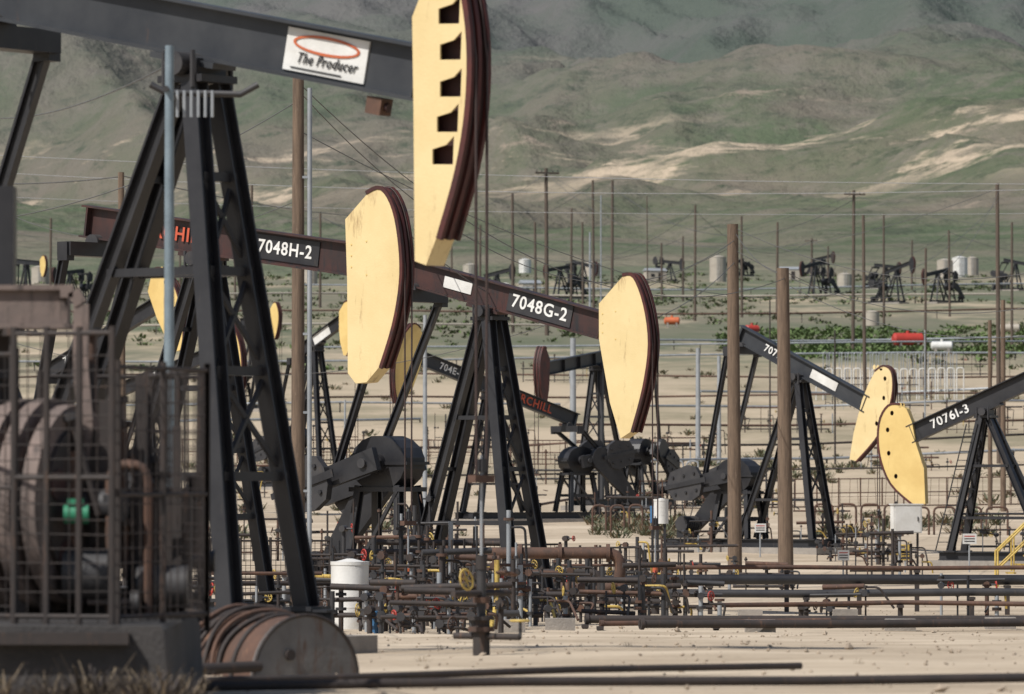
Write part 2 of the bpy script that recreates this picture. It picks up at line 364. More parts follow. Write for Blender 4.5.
def sc_(h,su,sw): return tuple([(u*su,w*sw) for u,w in p] for p in h)
Ghead=sc_(([(0,.5)],[(.71,1.1),(1.02,1.07),(1.33,.44),(1.47,-.44),(1.30,-1.43),(.95,-2.42)],[(.65,-2.57),(.33,-1.76),(.08,-.66),(0,-.3)]),.90,.95)
Hhead=sc_(([(-.05,.76)],[(.5,1.22),(.86,1.3),(1.16,.9),(1.32,.2),(1.33,-.5),(1.15,-1.3),(.82,-2.1)],[(.5,-2.38),(.22,-2.4),(.02,-2.2),(0,-.4)]),.9,.93)
Phead=sc_(([(-.02,.62)],[(.25,1.15),(.5,1.25),(.66,.9),(.76,.3),(.74,-.4),(.6,-1.1),(.33,-1.85)],[(.18,-2.15),(.02,-2.1),(0,-.4)]),.92,.95)
Khead=([(-.09,.1),(.2,.7)],[(.45,1.08),(.82,1.26),(1.14,1.0),(1.12,.17),(.65,-1.0),(-.35,-2.0)],[(-.62,-1.95),(-.45,-1.05)])
Ihead=([(.0,.35),(.2,.8)],[(.45,.92),(.9,.88),(1.23,.33),(1.22,-.65),(.8,-1.63),(-.1,-2.35)],[(-.5,-2.3),(-.45,-1.14),(-.14,-.33)])
pumpjack(197,30,62,425,-32,1,36,11.0,Phead,'wedge','dkbeam','yellow',[('logo','The Producer',1.84,.165,'black',(1.12,.46,'white'))],crank=205,th=.16,ff=1.0,fr=2.7,gx=3.6,lw=.205,rw=.5,fw=.66)
pumpjack(205,238,104,356,84,1,38,7.6,Hhead,None,'maroon','yellow',[('t','7048H-2',1.97,.33,'txt',(1.6,.44,'black')),('t','CHURCHILL',-1.0,.36,'redtxt',None)],crank=200)
pumpjack(490,294,125,602,410,1,38,13.5,Ghead,None,'maroon','yellow',[('t','7048G-2',1.45,.4,'txt',(1.8,.48,'cw')),('t','',-.9,.3,'txt',(.8,.25,'white'))],crank=197,zc=3.3,gx=2.9,clen=2.4,ff=1.1,fr=2.0,lw=.23,rw=.55)
pumpjack(799,366,199,863,744,1,38,25,Khead,'dots','dkbeam','yellow',[('t','7077',-1.2,.36,'txt',None),('t','',1.2,.3,'txt',(1.2,.32,'white'))],crank=190,th=.12,rim=.05)
pumpjack(986,400,185,916,1070,-1,-26,23,sc_(Ihead,.92,1),'dots','black','yellow2',[('t','7076I-3',1.35,.42,'txt',None)],crank=190,th=.14,ladder=True)
pumpjack(490,386,243,421,575,-1,38,-17,None,None,'dkbeam','yellow2',[('t','704E-3',2.2,.42,'txt',None),('t','CHURCHILL',-2.0,.5,'redtxt',None)],crank=170,lod=1)
pumpjack(100,340,225,158,45,1,38,-24,None,'dots','black','yellow2',[('t','',.9,.3,'txt',(1.0,.4,'white')),('t','704L',-1.6,.45,'txt',None)],lod=1)
pumpjack(150,378,255,222,95,1,38,-16,None,None,'black','yellow2',[('t','7045F',.8,.45,'txt',None)],lod=1)
pumpjack(316,340,290,342,296,1,45,-26,sc_(DEF,.8,.8),None,'black','yellow2',[('t','',.5,.3,'txt',(1.3,.5,'white'))],lod=1)
pumpjack(598,358,262,546,640,-1,64,6,sc_(DEF,.75,.75),None,'black','rim',lod=1)
pumpjack(262,318,430,272,240,1,50,-6,sc_(DEF,.8,.8),None,'black','yellow2',lod=2)
for (c,r,d,dr,tl,ym) in [(26,262,700,1,5,1),(560,268,950,-1,8,0),(497,273,900,1,-10,0),(583,264,1050,1,12,0),(670,262,1150,1,6,0),(815,264,980,-1,12,0),(822,258,1250,1,-8,0),(897,268,900,1,-14,0),(938,272,900,-1,10,0),
                     (430,266,1100,1,8,0),(735,262,1250,-1,12,0),(1016,262,1050,1,10,0),(70,272,900,-1,6,0),(886,266,1080,1,6,0),(200,270,950,-1,8,0)]:
    w=2.6*F/d*.75
    pumpjack(c,r,d,c+dr*w,c-dr*w,dr,35+R.random()*20,tl,sc_(DEF,.8,.75),None,'black','yellow2' if ym else R.choice(['black','rustdk','black']),crank=R.choice([100,160,200,300]),lod=2)
# ------------------------------------------------------------------ terrain
rows=[];y=-60.0
while y<9400:
    rows.append(y); y+= 1.2 if y<150 else (2.5 if y<300 else (6 if y<700 else (14 if y<1500 else (15 if y<6500 else 60))))
ncol=260; V=[];Fc=[]
for y in rows:
    W_=70+.55*abs(y)
    for j in range(ncol+1):
        s=-1+2*j/ncol; x=W_*(.30*s+.70*s**3); V.append((x,y,gz(x,y)))
for i in range(len(rows)-1):
    for j in range(ncol):
        a=i*(ncol+1)+j; Fc.append((a,a+1,a+ncol+2,a+ncol+1))
me=bpy.data.meshes.new('ground'); me.from_pydata(V,[],Fc); me.polygons.foreach_set('use_smooth',[True]*len(Fc)); me.update()
ground=bpy.data.objects.new('ground',me); sc.collection.objects.link(ground)
def gmat(kind):
    gm=bpy.data.materials.new(kind); gm.use_nodes=True; nt=gm.node_tree; N=nt.nodes; L=nt.links; bs=N['Principled BSDF']; bs.inputs['Roughness'].default_value=.95
    bs.inputs['Specular IOR Level'].default_value=.1
    geo=N.new('ShaderNodeNewGeometry'); sep=N.new('ShaderNodeSeparateXYZ'); L.new(geo.outputs['Position'],sep.inputs[0])
    def nz(scale,vec=(1,1,1),detail=6,rough=.6,loc=(0,0,0)):
        mp=N.new('ShaderNodeMapping'); mp.inputs['Scale'].default_value=vec; mp.inputs['Location'].default_value=loc; L.new(geo.outputs['Position'],mp.inputs[0])
        n=N.new('ShaderNodeTexNoise'); n.inputs['Scale'].default_value=scale; n.inputs['Detail'].default_value=detail; n.inputs['Roughness'].default_value=rough; L.new(mp.outputs[0],n.inputs['Vector']); return n.outputs['Fac']
    def mr(v,a,b,c=0,d=1,smooth=False):
        n=N.new('ShaderNodeMapRange'); n.inputs['From Min'].default_value=a; n.inputs['From Max'].default_value=b; n.inputs['To Min'].default_value=c; n.inputs['To Max'].default_value=d
        if smooth: n.interpolation_type='SMOOTHSTEP'
        L.new(v,n.inputs[0]); return n.outputs[0]
    def mul(a,b):
        n=N.new('ShaderNodeMath'); n.operation='MULTIPLY'; L.new(a,n.inputs[0]); L.new(b,n.inputs[1]); return n.outputs[0]
    def mixc(f,a,b):
        n=N.new('ShaderNodeMix'); n.data_type='RGBA'; L.new(f,n.inputs[0])
        for s,v in((6,a),(7,b)):
            if isinstance(v,tuple): n.inputs[s].default_value=(*v,1)
            else: L.new(v,n.inputs[s])
        return n.outputs[2]
    Y=sep.outputs['Y']; Z=sep.outputs['Z']
    bp=N.new('ShaderNodeBump')
    plainfar=mixc(mr(nz(.012,(1,.4,1),6,.7),.42,.58),(.19,.175,.13),(.105,.125,.080))
    if kind=='desert_ground':
        near=mixc(mr(nz(.25,(1,1,1),4),.38,.62),(.47,.39,.295),(.375,.305,.225))
        near=mixc(mr(nz(3,(1,.6,1),6,.75),.54,.78),near,(.26,.21,.155))
        near=mixc(mr(nz(.09,(1,2,1),3),.50,.62),near,(.53,.445,.34))
        mid=mixc(mr(nz(.03,(1,.5,1),7,.7),.46,.62),(.45,.37,.27),(.25,.22,.15))
        c=mixc(mr(Y,240,330),near,mid)
        gb=mul(mr(Y,450,620,smooth=True),mr(nz(.02,(1,.35,1),6,.7),.36,.50))
        c=mixc(gb,c,plainfar)
        L.new(nz(4,(1,1,1),5,.7),bp.inputs['Height']); bp.inputs['Strength'].default_value=.55; bp.inputs['Distance'].default_value=.06
    else:
        hill=mixc(mr(nz(.0045,(1,.6,1),6,.65),.42,.58),(.155,.138,.108),(.084,.108,.064))
        sp=nz(.045,(1,.45,1),8,.75)
        hill=mixc(mr(sp,.48,.68),hill,(.165,.150,.122))
        hill=mixc(mr(nz(.03,(1,.6,2),6,.8,(9,1,4)),.53,.65),hill,(.060,.074,.050))
        band=mul(mul(mr(Z,132,160,smooth=True),mr(Z,225,190,smooth=True)),mr(nz(.007,(.5,1,5),7,.7,(3,9,1)),.525,.585))
        hill=mixc(mul(band,mr(sp,.68,.46)),hill,(.44,.36,.27))
        band2=mr(nz(.008,(1,1,3),7,.75,(13,2,8)),.61,.69); hill=mixc(band2,hill,(.28,.23,.18))
        far_haze=mixc(mr(nz(.004,(1,.7,1),6,.65),.42,.58),(.118,.118,.116),(.084,.102,.088))  # distance haze painted into the base colour: greyer, low-contrast hills
        hill=mixc(mr(Y,3000,4600),hill,far_haze)
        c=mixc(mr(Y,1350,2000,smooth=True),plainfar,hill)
        L.new(nz(.022,(1,.6,1),7,.62),bp.inputs['Height']); bp.inputs['Strength'].default_value=.95; bp.inputs['Distance'].default_value=15
    L.new(c,bs.inputs['Base Color']); L.new(bp.outputs[0],bs.inputs['Normal'])
    return gm
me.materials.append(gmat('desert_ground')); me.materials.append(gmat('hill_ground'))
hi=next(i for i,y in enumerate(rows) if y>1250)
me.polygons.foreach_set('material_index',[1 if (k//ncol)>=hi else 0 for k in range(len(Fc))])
# ------------------------------------------------------------------ vegetation
def clump(mb,x,y,r,h,n,mats,thin=.12,z=None):
    z=gz(x,y)-.03 if z is None else z
    for i in range(n):
        a=R.random()*6.283; e=R.random()**.7; rr=r*e*R.random()**.5
        b=Vector((x+rr*.6*math.cos(a),y+rr*.6*math.sin(a),z+h*.55*R.random()*(1-e*.6)))
        a2=a+R.uniform(-.8,.8); ln=h*R.uniform(.25,.55)
        t=b+Vector((math.cos(a2)*ln*.7,math.sin(a2)*ln*.7,ln*R.uniform(.3,1)))
        w=Vector((-math.sin(a2),math.cos(a2),R.uniform(-.5,.5)))*h*thin*R.uniform(.5,1.2)
        mb.add([b-w*.5,b+w*.5,t+w*.3,t-w*.3],[(0,1,2,3)],R.choice(mats))
mb=MB()
for i in range(1000):
    d=R.uniform(215,620); x=R.uniform(-.13,.13)*d
    if noise.noise(Vector((x/22,d/50,1)))<.08 and R.random()<.93: continue
    s=R.uniform(.25,.8); clump(mb,x,d,s*1.6,s,40,['leafg','leafg','leafb'],.17)
for (c0,c1,d0,d1,k) in [(590,690,215,250,34),(820,1000,215,260,26),(640,760,260,300,18),(300,420,240,300,14),(690,900,300,330,25)]:
    for i in range(k):
        d=R.uniform(d0,d1); x=X(R.uniform(c0,c1),d); s=R.uniform(.4,.9); clump(mb,x,d,s*1.4,s,70,['leafg','leafg','leafb'],.13)
mb.obj('sagebrush',recalc=False)
mb=MB()
for i in range(2400):
    d=R.uniform(540,1300); x=R.uniform(-.12,.12)*d
    if noise.noise(Vector((x/40,d/110,8)))<-.05: continue
    s=R.uniform(.4,1.2); clump(mb,x,d,s*2.6,s,18,['leafgr','leafg','leafg'],.45)
for i in range(900):
    d=R.uniform(570,745); x=X(R.uniform(720,1080),d)
    if noise.noise(Vector((x/14,d/50,3)))<-.12: continue
    s=R.uniform(.45,1.1); clump(mb,x,d,s*3.2,s,18,['leafgr'],.5)
mb.obj('green_shrubland',recalc=False)
mb=MB()
for i in range(34):
    y=R.uniform(40.6,41.7); x=X(R.uniform(-60,205),y); s=R.uniform(.15,.42); clump(mb,x,y,s*1.1,s*1.3,150,['leafb','rustdk','rustdk'],.02)
for i in range(40):
    d=R.uniform(50,110); x=R.uniform(-.1,.1)*d; s=R.uniform(.06,.14); clump(mb,x,d,s*1.3,s,25,['leafb'],.05)
mb.obj('dry_brush',recalc=False)
mb=MB()
for i in range(1700):
    d=R.uniform(44,140); x=R.uniform(-.11,.11)*d; s=R.uniform(.010,.035)*(1+(R.random()<.05)*1.5); z=gz(x,d)
    a=Vector((R.uniform(.6,1),R.uniform(-.3,.3),R.uniform(-.3,.3)))*s; b=Vector((R.uniform(-.3,.3),R.uniform(.5,1),0))*s; e=Vector((0,R.uniform(-.3,.3),R.uniform(.4,.8)))*s
    P=Vector((x,d,z+s*.3)); mb.add([P+a,P+b,P-a,P-b,P+e,P-e],[(0,1,4),(1,2,4),(2,3,4),(3,0,4),(1,0,5),(2,1,5),(3,2,5),(0,3,5)],'stone')
mb.obj('gravel_stones')
# ------------------------------------------------------------------ poles and wires
PD={}
def pole(col,rowtop,d,r=.15,mat='wood',arms=0,name='utility_pole',conduit=False,yaw=0):
    PD[col]=d
    x=X(col,d); g=gz(x,d); H=lvl(rowtop,d)-g
    root=empty(name,(x,d,g),yaw); mb=MB(); lean=R.uniform(-.012,.012)*H if conduit is False else 0
    if name=='steel_pole': lean=0
    mb.cyl((0,0,-.5),(lean,0,H),r*1.12,mat,r*.85,12); mb.obj('shaft',root)
    if arms:
        mb=MB(); k=max(1,r/.14)
        z=H-.35*k; mb.bar((lean-.95*k,-r-.05,z),(lean+.95*k,-r-.05,z),.1*k,.12*k,mat)
        for q in(-.85,-.45,.45,.85): mb.cyl((lean+q*k,-r-.05,z+.06*k),(lean+q*k,-r-.05,z+.22*k),.04*k,'cw',.025*k,6)
        mb.obj('crossarm',root)
    if conduit:
        mb=MB(); mb.cyl((r+.1,-.05,0),(r+.1,-.05,H-.3),.05,'galv',n=8)
        for i in range(6): mb.box((r*.8,-.05,1+i*1.6),(.32,.06,.05),'galv')
        mb.obj('conduit',root)
pole(298,73,116,.135,conduit=True)
pole(735,224,165,.19); pole(786,268,160,.2); pole(123,172,205,.13)
for (c,r,d,rr,a) in [(547,168,700,.27,1),(536,222,760,.2,0),(513,193,720,.22,0),(594,180,760,.2,0),(612,180,740,.22,0),(695,205,800,.2,0),(777,222,800,.2,0),(853,190,600,.2,1),(865,215,420,.14,0),(999,183,330,.14,0),
   (571,208,850,.2,0),(583,222,900,.2,0),(480,225,860,.2,0),(250,185,560,.17,0),(235,228,900,.2,0),(50,218,800,.2,0),(320,212,850,.2,0),(662,243,950,.2,0),(683,236,940,.18,0),
   (812,238,1000,.22,1),(828,246,1050,.2,0),(950,230,800,.17,0),(1012,222,640,.16,0),(925,248,470,.12,0),(742,216,820,.2,0),(884,214,760,.17,0),(415,205,900,.2,0),(12,228,900,.2,0),
   (370,236,950,.2,0),(452,246,1050,.2,0),(912,240,1050,.2,0),(180,238,1000,.2,0),(648,196,700,.09,0)]:
    pole(c,r,d,rr*.9,'woodfar',arms=a,yaw=R.uniform(-.9,.9))
for (c,r,d,rr,m) in [(425,315,235,.09,'galv'),(573,338,280,.16,'galv'),(169,45,58.5,.055,'blgrey'),(698,348,330,.14,'galv'),(719,356,330,.12,'galv'),(1003,300,260,.12,'wood'),(990,320,262,.1,'wood'),(590,232,860,.15,'galv'),(601,195,760,.10,'galv'),
   (925,330,400,.05,'galv'),(770,300,350,.05,'rustdk'),(835,330,330,.05,'rustdk'),(345,400,240,.05,'galv')]:
    pole(c,r,d,rr,m,name='steel_pole' if m!='wood' else 'utility_pole')
def wires(name,lines,mat,r):
    mb=MB()
    for (c1,r1,d1,c2,r2,d2,sag) in lines:
        d1=PD.get(c1,d1); d2=PD.get(c2,d2)
        a=Vector((X(c1,d1),d1,lvl(r1,d1))); b=Vector((X(c2,d2),d2,lvl(r2,d2)))
        pts=[a.lerp(b,i/30)-Vector((0,0,sag*4*(i/30)*(1-i/30))) for i in range(31)]
        mb.tube(pts,r,mat,5)
    mb.obj(name)
wires('power_line',[(-300,138,300,1400,182,320,.9),(-300,152,300,1400,174,320,1.6),(-300,182,340,1400,205,380,1.2)],'wirelt',.018)
wires('power_line',[(-200,162,205,123,176,205,.5),(123,176,205,547,172,300,3.2),(547,172,300,853,194,340,5),(547,174,300,999,188,300,6),(853,194,340,1300,176,500,4),(123,186,205,298,240,205,1)],'wire',.022)
wires('power_line',[(298,90,116,735,240,165,2.4),(735,232,165,786,274,160,.3),(735,228,165,1250,190,150,1.9),(735,250,165,1250,215,150,2.2),(786,284,160,1250,250,150,1.9),(999,188,300,1400,170,280,1.6),(298,100,116,-200,220,116,1.0),
  (410,235,116,735,262,160,1.9),(298,130,116,999,200,200,4.5),(786,272,160,999,192,300,2.8),(298,82,116,786,278,160,2.0),(735,245,165,-200,250,190,4.0)],'wire',.011)
wires('power_line',[(12,230,560,320,216,540,5),(320,216,540,480,230,520,3),(480,230,520,695,210,430,6),(695,210,430,812,240,640,4),(812,240,640,950,232,600,4),(950,232,600,1200,222,800,4),(235,230,520,480,232,520,5),
  (180,240,560,415,208,650,5),(415,208,650,683,238,620,6),(612,186,360,853,200,340,5),(594,184,420,320,216,540,6)],'wire',.035)
wires('power_line',[(0,118,95,165,66,64,.15),(0,210,150,298,200,116,.8)],'wire',.010)
# ------------------------------------------------------------------ pipelines
def pipeline(name,pts,r,mat,post=3.5,elev=.5,pm='rustdk'):
    P=[]
    for (c,d) in pts: x=X(c,d); P.append(Vector((x,d,0)))
    out=[]; 
    for a,b in zip(P,P[1:]):
        n=max(2,int((b-a).length/post))
        for i in range(n): out.append(a.lerp(b,i/n))
    out.append(P[-1]); root=empty(name,(0,0,0)); mb=MB()
    zs=[gz(p.x,p.y) for p in out]
    zz=[sum(zs[max(0,i-2):i+3])/len(zs[max(0,i-2):i+3])+elev for i in range(len(zs))]
    path=[(p.x,p.y,z+R.uniform(-.02,.02)) for p,z in zip(out,zz)]; mb.tube(path,r,mat,9)
    for i in range(0,len(path)-1,4):
        a=Vector(path[i]); b=Vector(path[i+1]); d=(b-a).normalized(); mb.cyl(a,a+d*.06,r*1.4,mat,n=9)
    mb.obj('pipe',root)
    if elev>r*2:
        mb=MB()
        for p,g,z in zip(out,zs,zz):
            mb.box((p.x,p.y,(g+z-r)/2-.1),(.1,.1,z-r-g+.2),pm); mb.box((p.x,p.y,z-r-.03),(.12,.5,.055),pm)
        mb.obj('supports',root)
pipeline('pipeline',[(655,126),(1300,129)],.05,'rust',3,.98)
pipeline('pipeline',[(560,121),(1300,123)],.11,'black',3,.74)
pipeline('pipeline',[(640,119),(1300,120)],.085,'cw',3,.50)
pipeline('pipeline',[(700,115),(900,117),(1300,113)],.05,'rust',3,.30)
pipeline('pipeline',[(585,98),(1300,100)],.07,'rustdk',4,.16)
pipeline('pipeline',[(600,96),(830,97.5)],.045,'rust',4,.12)
pipeline('pipeline',[(640,93),(1300,97)],.07,'rustdk',4,.14)
pipeline('pipeline',[(-100,108),(330,110),(480,112)],.05,'rustdk',3,.75)
pipeline('pipeline',[(-200,45.6),(330,48.2),(800,52)],.032,'rustdk',2.2,.05)
pipeline('pipeline',[(-200,44.9),(500,46.5),(1400,49)],.04,'rustdk',2.2,.06)
pipeline('pipeline',[(-100,47.5),(260,50)],.05,'rustdk',3,.08)
for (d,c0,c1,r,m,e) in [(330,640,1200,.08,'galv',.5),(345,380,700,.08,'rust',.5),(375,-200,420,.09,'galv',.6),(390,560,1200,.08,'rust',.5),(425,640,1100,.09,'galv',.7),(430,-100,560,.08,'galv',.6),(470,700,1200,.1,'galv',.7),(500,-200,1200,.08,'rust',.6),(560,-200,1200,.1,'galv',.8),
   (610,300,1200,.1,'galv',1.0),(700,-200,600,.13,'tan',1.2),(790,-200,1200,.13,'rust',1.2),(900,100,1000,.16,'tan',1.2),(1000,300,1200,.14,'galv',1.4),(265,540,760,.06,'rust',.5),(280,-100,350,.07,'galv',.6),
   (310,330,1200,.05,'rustdk',.4),(360,600,1200,.07,'rustdk',.5),(455,300,1200,.08,'rust',.6),(650,600,1250,.12,'galv',.9)]:
    w=R.uniform(10,26); pipeline('pipeline',[(c0,d-w),((c0*2+c1)/3,d+R.uniform(-14,14)),((c0+c1*2)/3,d+R.uniform(-14,14)),(c1,d+w)],r,m,9,e)
def rounded(pts,rad=.25,k=5):
    P=[Vector(p) for p in pts]; out=[P[0]]
    for i in range(1,len(P)-1):
        a=(P[i-1]-P[i]).normalized()*rad; b=(P[i+1]-P[i]).normalized()*rad
        for j in range(k+1):
            t=j/k; out.append((P[i]+a)*(1-t)**2+P[i]*2*t*(1-t)+(P[i]+b)*t*t)
    return out+[P[-1]]
def W(col,row,d): return Vector((X(col,d),d,lvl(row,d)))
root=empty('pipe_expansion_loop',(0,0,0)); mb=MB()
mb.tube(rounded([W(480,553,118),W(620,553,118),W(620,586,118),W(560,588,119)],.3),.12,'rust',12)
mb.tube(rounded([W(500,572,117),W(600,572,117),W(600,600,117),W(660,602,117)],.2),.07,'rustdk',10)
for c in(505,590): p=W(c,558,118); mb.cyl((p.x,p.y,gz(p.x,p.y)),(p.x,p.y,p.z),.05,'rustdk',n=8)
for c in(520,560,608): p=W(c,553,118); mb.cyl(p-Vector((.04,0,0)),p+Vector((.04,0,0)),.19,'rust',n=12)
mb.obj('pipes',root)
def hairpins(c0,c1,d,n,h,mat,name='hoop_railing',r=.045):
    root=empty(name,(0,0,0)); mb=MB(); xs=[X(c0+(c1-c0)*i/n,d) for i in range(n+1)]
    for a,b in zip(xs,xs[1:]):
        g=gz(a,d); mb.tube(rounded([(a+.1,d,g-.1),(a+.1,d,g+h),(b-.1,d,g+h),(b-.1,d,g-.1)],.22),r,mat,7)
    mb.obj('hoops',root)
hairpins(812,905,222,4,1.25,'rust'); hairpins(905,1010,224,4,1.1,'rust'); hairpins(590,645,228,3,1.1,'rust'); hairpins(640,700,300,4,1.2,'galv')
hairpins(815,965,470,16,2.6,'white',r=.05); hairpins(822,958,500,22,3.0,'galv',r=.04)
# ------------------------------------------------------------------ manifolds, tanks, boxes
def manifold(col,d,length,seed,h=1.3,dens=1.0,name='valve_manifold'):
    q=random.Random(seed); x=X(col,d); g=gz(x,d); root=empty(name,(x,d,g),q.uniform(-.35,.35)); mb=MB()
    for i in range(3):
        z=.25+i*h*.33+q.uniform(-.05,.05); y=q.uniform(-.5,.5); l0=length*q.uniform(.2,.45); mb.cyl((-l0,y,z),(length*q.uniform(.2,.45),y,z+q.uniform(-.04,.04)),q.choice([.03,.04,.055]),q.choice(['rustdk','rust','cw','rustdk']),n=8)
    n=int(length*3.6*dens)
    for i in range(n):
        xx=-length/2+length*(i+q.random()*.6)/n; y=q.uniform(-.6,.6); hh=h*q.uniform(.4,1.15); m=q.choice(['rustdk','rust','cw','rustdk','cw','black','galv'])
        r=q.choice([.02,.03,.045]); mb.cyl((xx,y,-.1),(xx,y,hh),r,m,n=8)
        for k in range(q.randint(1,3)):
            zz=hh*q.uniform(.25,1); mb.cyl((xx,y,zz-.025),(xx,y,zz+.025),r*2.2,q.choice(['rust','rustdk','cw']),n=8)
        if q.random()<.6:
            zz=hh*q.uniform(.5,1); s=q.choice([-1,1]); mb.cyl((xx,y-.12,zz),(xx,y+.12,zz),.07,q.choice(['rustdk','rust','cw','cw']),n=8)
            mb.cyl((xx,y,zz),(xx+s*.2,y,zz),.02,'cw',n=5); mb.wheel((xx+s*.2,y,zz),q.uniform(.06,.11),q.choice(['yval','rust','rustdk','rustdk','yval','redobj']),(1,q.uniform(-1,1),q.uniform(-.3,.3)),.012)
        if q.random()<.5:
            zz=hh*q.uniform(.3,.95); y2=y+q.uniform(-.6,.6); mb.tube(rounded([(xx,y,zz),(xx+q.uniform(.2,.5),y,zz),(xx+q.uniform(.3,.6),y2,zz*.3)],.1),.025,q.choice(['rust','rustdk','rustdk','cw','rustdk','yval']),7)
    mb.obj('pipes_and_valves',root)
for a in [(410,100,2.6,1,1.35,1.8),(465,97,2.0,2,1.6,1.9),(395,108,2.4,3,1.7,1.5),(345,104,1.8,4,.9),(530,112,2.5,5,1.1,1.5),(655,112,1.6,6,1.3,1.6),(700,112,1.2,12,.8),
 (600,128,2.6,7,1.1),(665,150,2.2,8,1.4),(885,172,2.6,9,1.7),(860,190,3,10,1.0),(970,120,1.6,13,.8),(840,118,1.6,14,.6),(440,92,2.2,21,.7,1.4),(265,96,2.5,22,1.1),
 (720,200,3,15,1.3),(640,240,4,16,1.5),(560,300,5,17,1.6,.6),(900,320,6,18,1.5,.5),(120,90,3,19,1.4),(30,95,3,20,1.8),(350,170,4,23,1.8,.8),(230,190,5,24,1.8,.8),
 (380,120,2.6,31,2.2,1),(425,125,2.2,32,2.6,.9),(335,118,2.4,33,1.5,1),(430,88,1.8,34,.6),(450,106,3.2,41,1.9,1.5),(500,104,2.0,42,1.3,1.6),(360,96,1.6,43,.8,1.5),(560,109,2.0,44,1.0,1.3),(615,106,2.0,45,.9,1.3),(475,102,1.6,71,1.5,2),(400,94,1.6,72,.9,2),(385,103,1.8,73,1.3,1.6),
 (545,135,3,46,1.6,1),(480,140,3,47,1.9,1),(440,150,3,48,2.2,.8),(600,140,2.5,49,1.5,.9),(690,160,3,50,1.4,.8),(765,150,2,51,.9,.8),(820,210,4,53,1.5,.7),(1000,200,4,54,1.6,.7),(750,260,5,55,1.8,.6),(680,330,7,56,2.0,.5),(780,380,8,57,2.2,.4),(880,430,9,59,2.4,.4),(980,380,8,60,2.2,.4),(480,350,7,61,2,.5),(330,330,6,62,2,.5),(240,280,6,63,2,.5),(560,500,10,65,2.8,.35),(960,520,10,66,2.8,.35)]: manifold(*a)
def tank(col,d,r,h,mat,name='storage_tank',base=0):
    x=X(col,d); g=gz(x,d); root=empty(name,(x,d,g)); mb=MB()
    mb.cyl((0,0,base-.05),(0,0,base+h),r,mat,n=24); mb.cyl((0,0,base+h),(0,0,base+h+r*.22),r,mat,r*.15,24); mb.cyl((0,0,base+h-.04),(0,0,base+h+.02),r*1.03,mat,n=24)
    for k in(.33,.66): mb.cyl((0,0,base+h*k-.015),(0,0,base+h*k+.015),r*1.012,mat,n=24)
    mb.cyl((0,0,base+h+r*.2),(0,0,base+h+r*.3),r*.16,'cw',n=10)
    mb.obj('shell',root)
    mb=MB()
    if base>0:
        for a in range(4): mb.bar((r*.7*math.cos(a*1.57+.78),r*.7*math.sin(a*1.57+.78),0),(r*.7*math.cos(a*1.57+.78),r*.7*math.sin(a*1.57+.78),base-.02),.07,.07,'black')
    if r>1:
        for s in(-.2,.2): mb.cyl((s,-r-.15,0),(s,-r-.15,h+.8),.03,'galv',n=5)
        for i in range(int(h/.4)): mb.cyl((-.2,-r-.15,.3+i*.4),(.2,-r-.15,.3+i*.4),.02,'galv',n=4)
    else: mb.cyl((r*.5,-r*.95,.15),(r*.5,-r-.2,.15),.035,'rust',n=6)
    mb.obj('fittings',root)
tank(350,99,.33,1.15,'white','chemical_drum',.0); tank(376,92,.12,.35,'blue','chemical_drum')
tank(661,155,.2,.6,'white','chemical_drum',1.9); tank(655,156,.14,.4,'blue','chemical_drum',1.9)
for (c,d,r,h,m) in [(718,1150,1.7,5,'tan'),(945,1300,1.8,4,'tan'),(960,1300,1.8,4.5,'white'),(972,1320,1.6,4,'tan'),(592,1250,2,3,'tan'),(470,1250,1.6,3,'tan'),(505,1000,1.0,2,'white'),(845,1100,1.5,2.6,'tan'),
   (310,1150,1.5,3,'tan'),(40,1150,1.8,3.5,'tan'),(556,760,.9,2,'tan'),(872,760,1.0,1.8,'tan'),(20,240,.9,2.2,'tan'),(525,1300,1.4,3,'white')]: tank(c,d,r,h,m)
def htank(col,d,r,l,mat,name='horizontal_tank',yaw=0):
    x=X(col,d); g=gz(x,d); root=empty(name,(x,d,g),yaw); mb=MB(); z=r+.35
    mb.cyl((-l/2,0,z),(l/2,0,z),r,mat,n=18); mb.cyl((-l/2-.3*r,0,z),(-l/2,0,z),r*.6,mat,r,18); mb.cyl((l/2,0,z),(l/2+.3*r,0,z),r,mat,r*.6,18); mb.cyl((0,0,z+r*.9),(0,0,z+r+.25),r*.3,mat,n=10); mb.obj('shell',root)
    mb=MB()
    for s in(-.33,.33): mb.box((l*s,0,.3),(.25,r*1.7,.7),'conc')
    mb.obj('saddles',root)
htank(908,640,.7,3.2,'redobj',yaw=.3); htank(752,700,.5,1.6,'redobj',yaw=.6); htank(672,760,.5,1.8,'orange'); htank(560,820,.5,2,'redobj',yaw=.4); htank(1010,700,.5,2.2,'tan'); htank(942,590,.45,2,'white')
def shed(col,d,w,h,mat):
    x=X(col,d); g=gz(x,d); root=empty('equipment_shed',(x,d,g),R.uniform(-.4,.4)); mb=MB(); mb.box((0,0,h/2),(w,w*.7,h),mat); mb.obj('walls',root)
    mb=MB(); mb.bar((-w*.27,0,h+.25),(-w*.0,0,h+.28),.1,.1,'galv'); 
    mb.add([(-w*.55,-w*.38,h+.01),(w*.55,-w*.38,h+.01),(w*.55,w*.38,h+.01),(-w*.55,w*.38,h+.01),(-w*.55,0,h+.6),(w*.55,0,h+.6)],[(0,1,5,4),(2,3,4,5),(0,4,3),(1,2,5),(0,3,2,1)],'galv'); mb.obj('roof',root)
    mb=MB(); mb.box((w*.15,-w*.36,h*.42),(w*.2,.05,h*.8),'rustdk'); mb.box((-w*.25,-w*.36,h*.6),(w*.18,.05,h*.25),'black'); mb.obj('door_and_window',root)
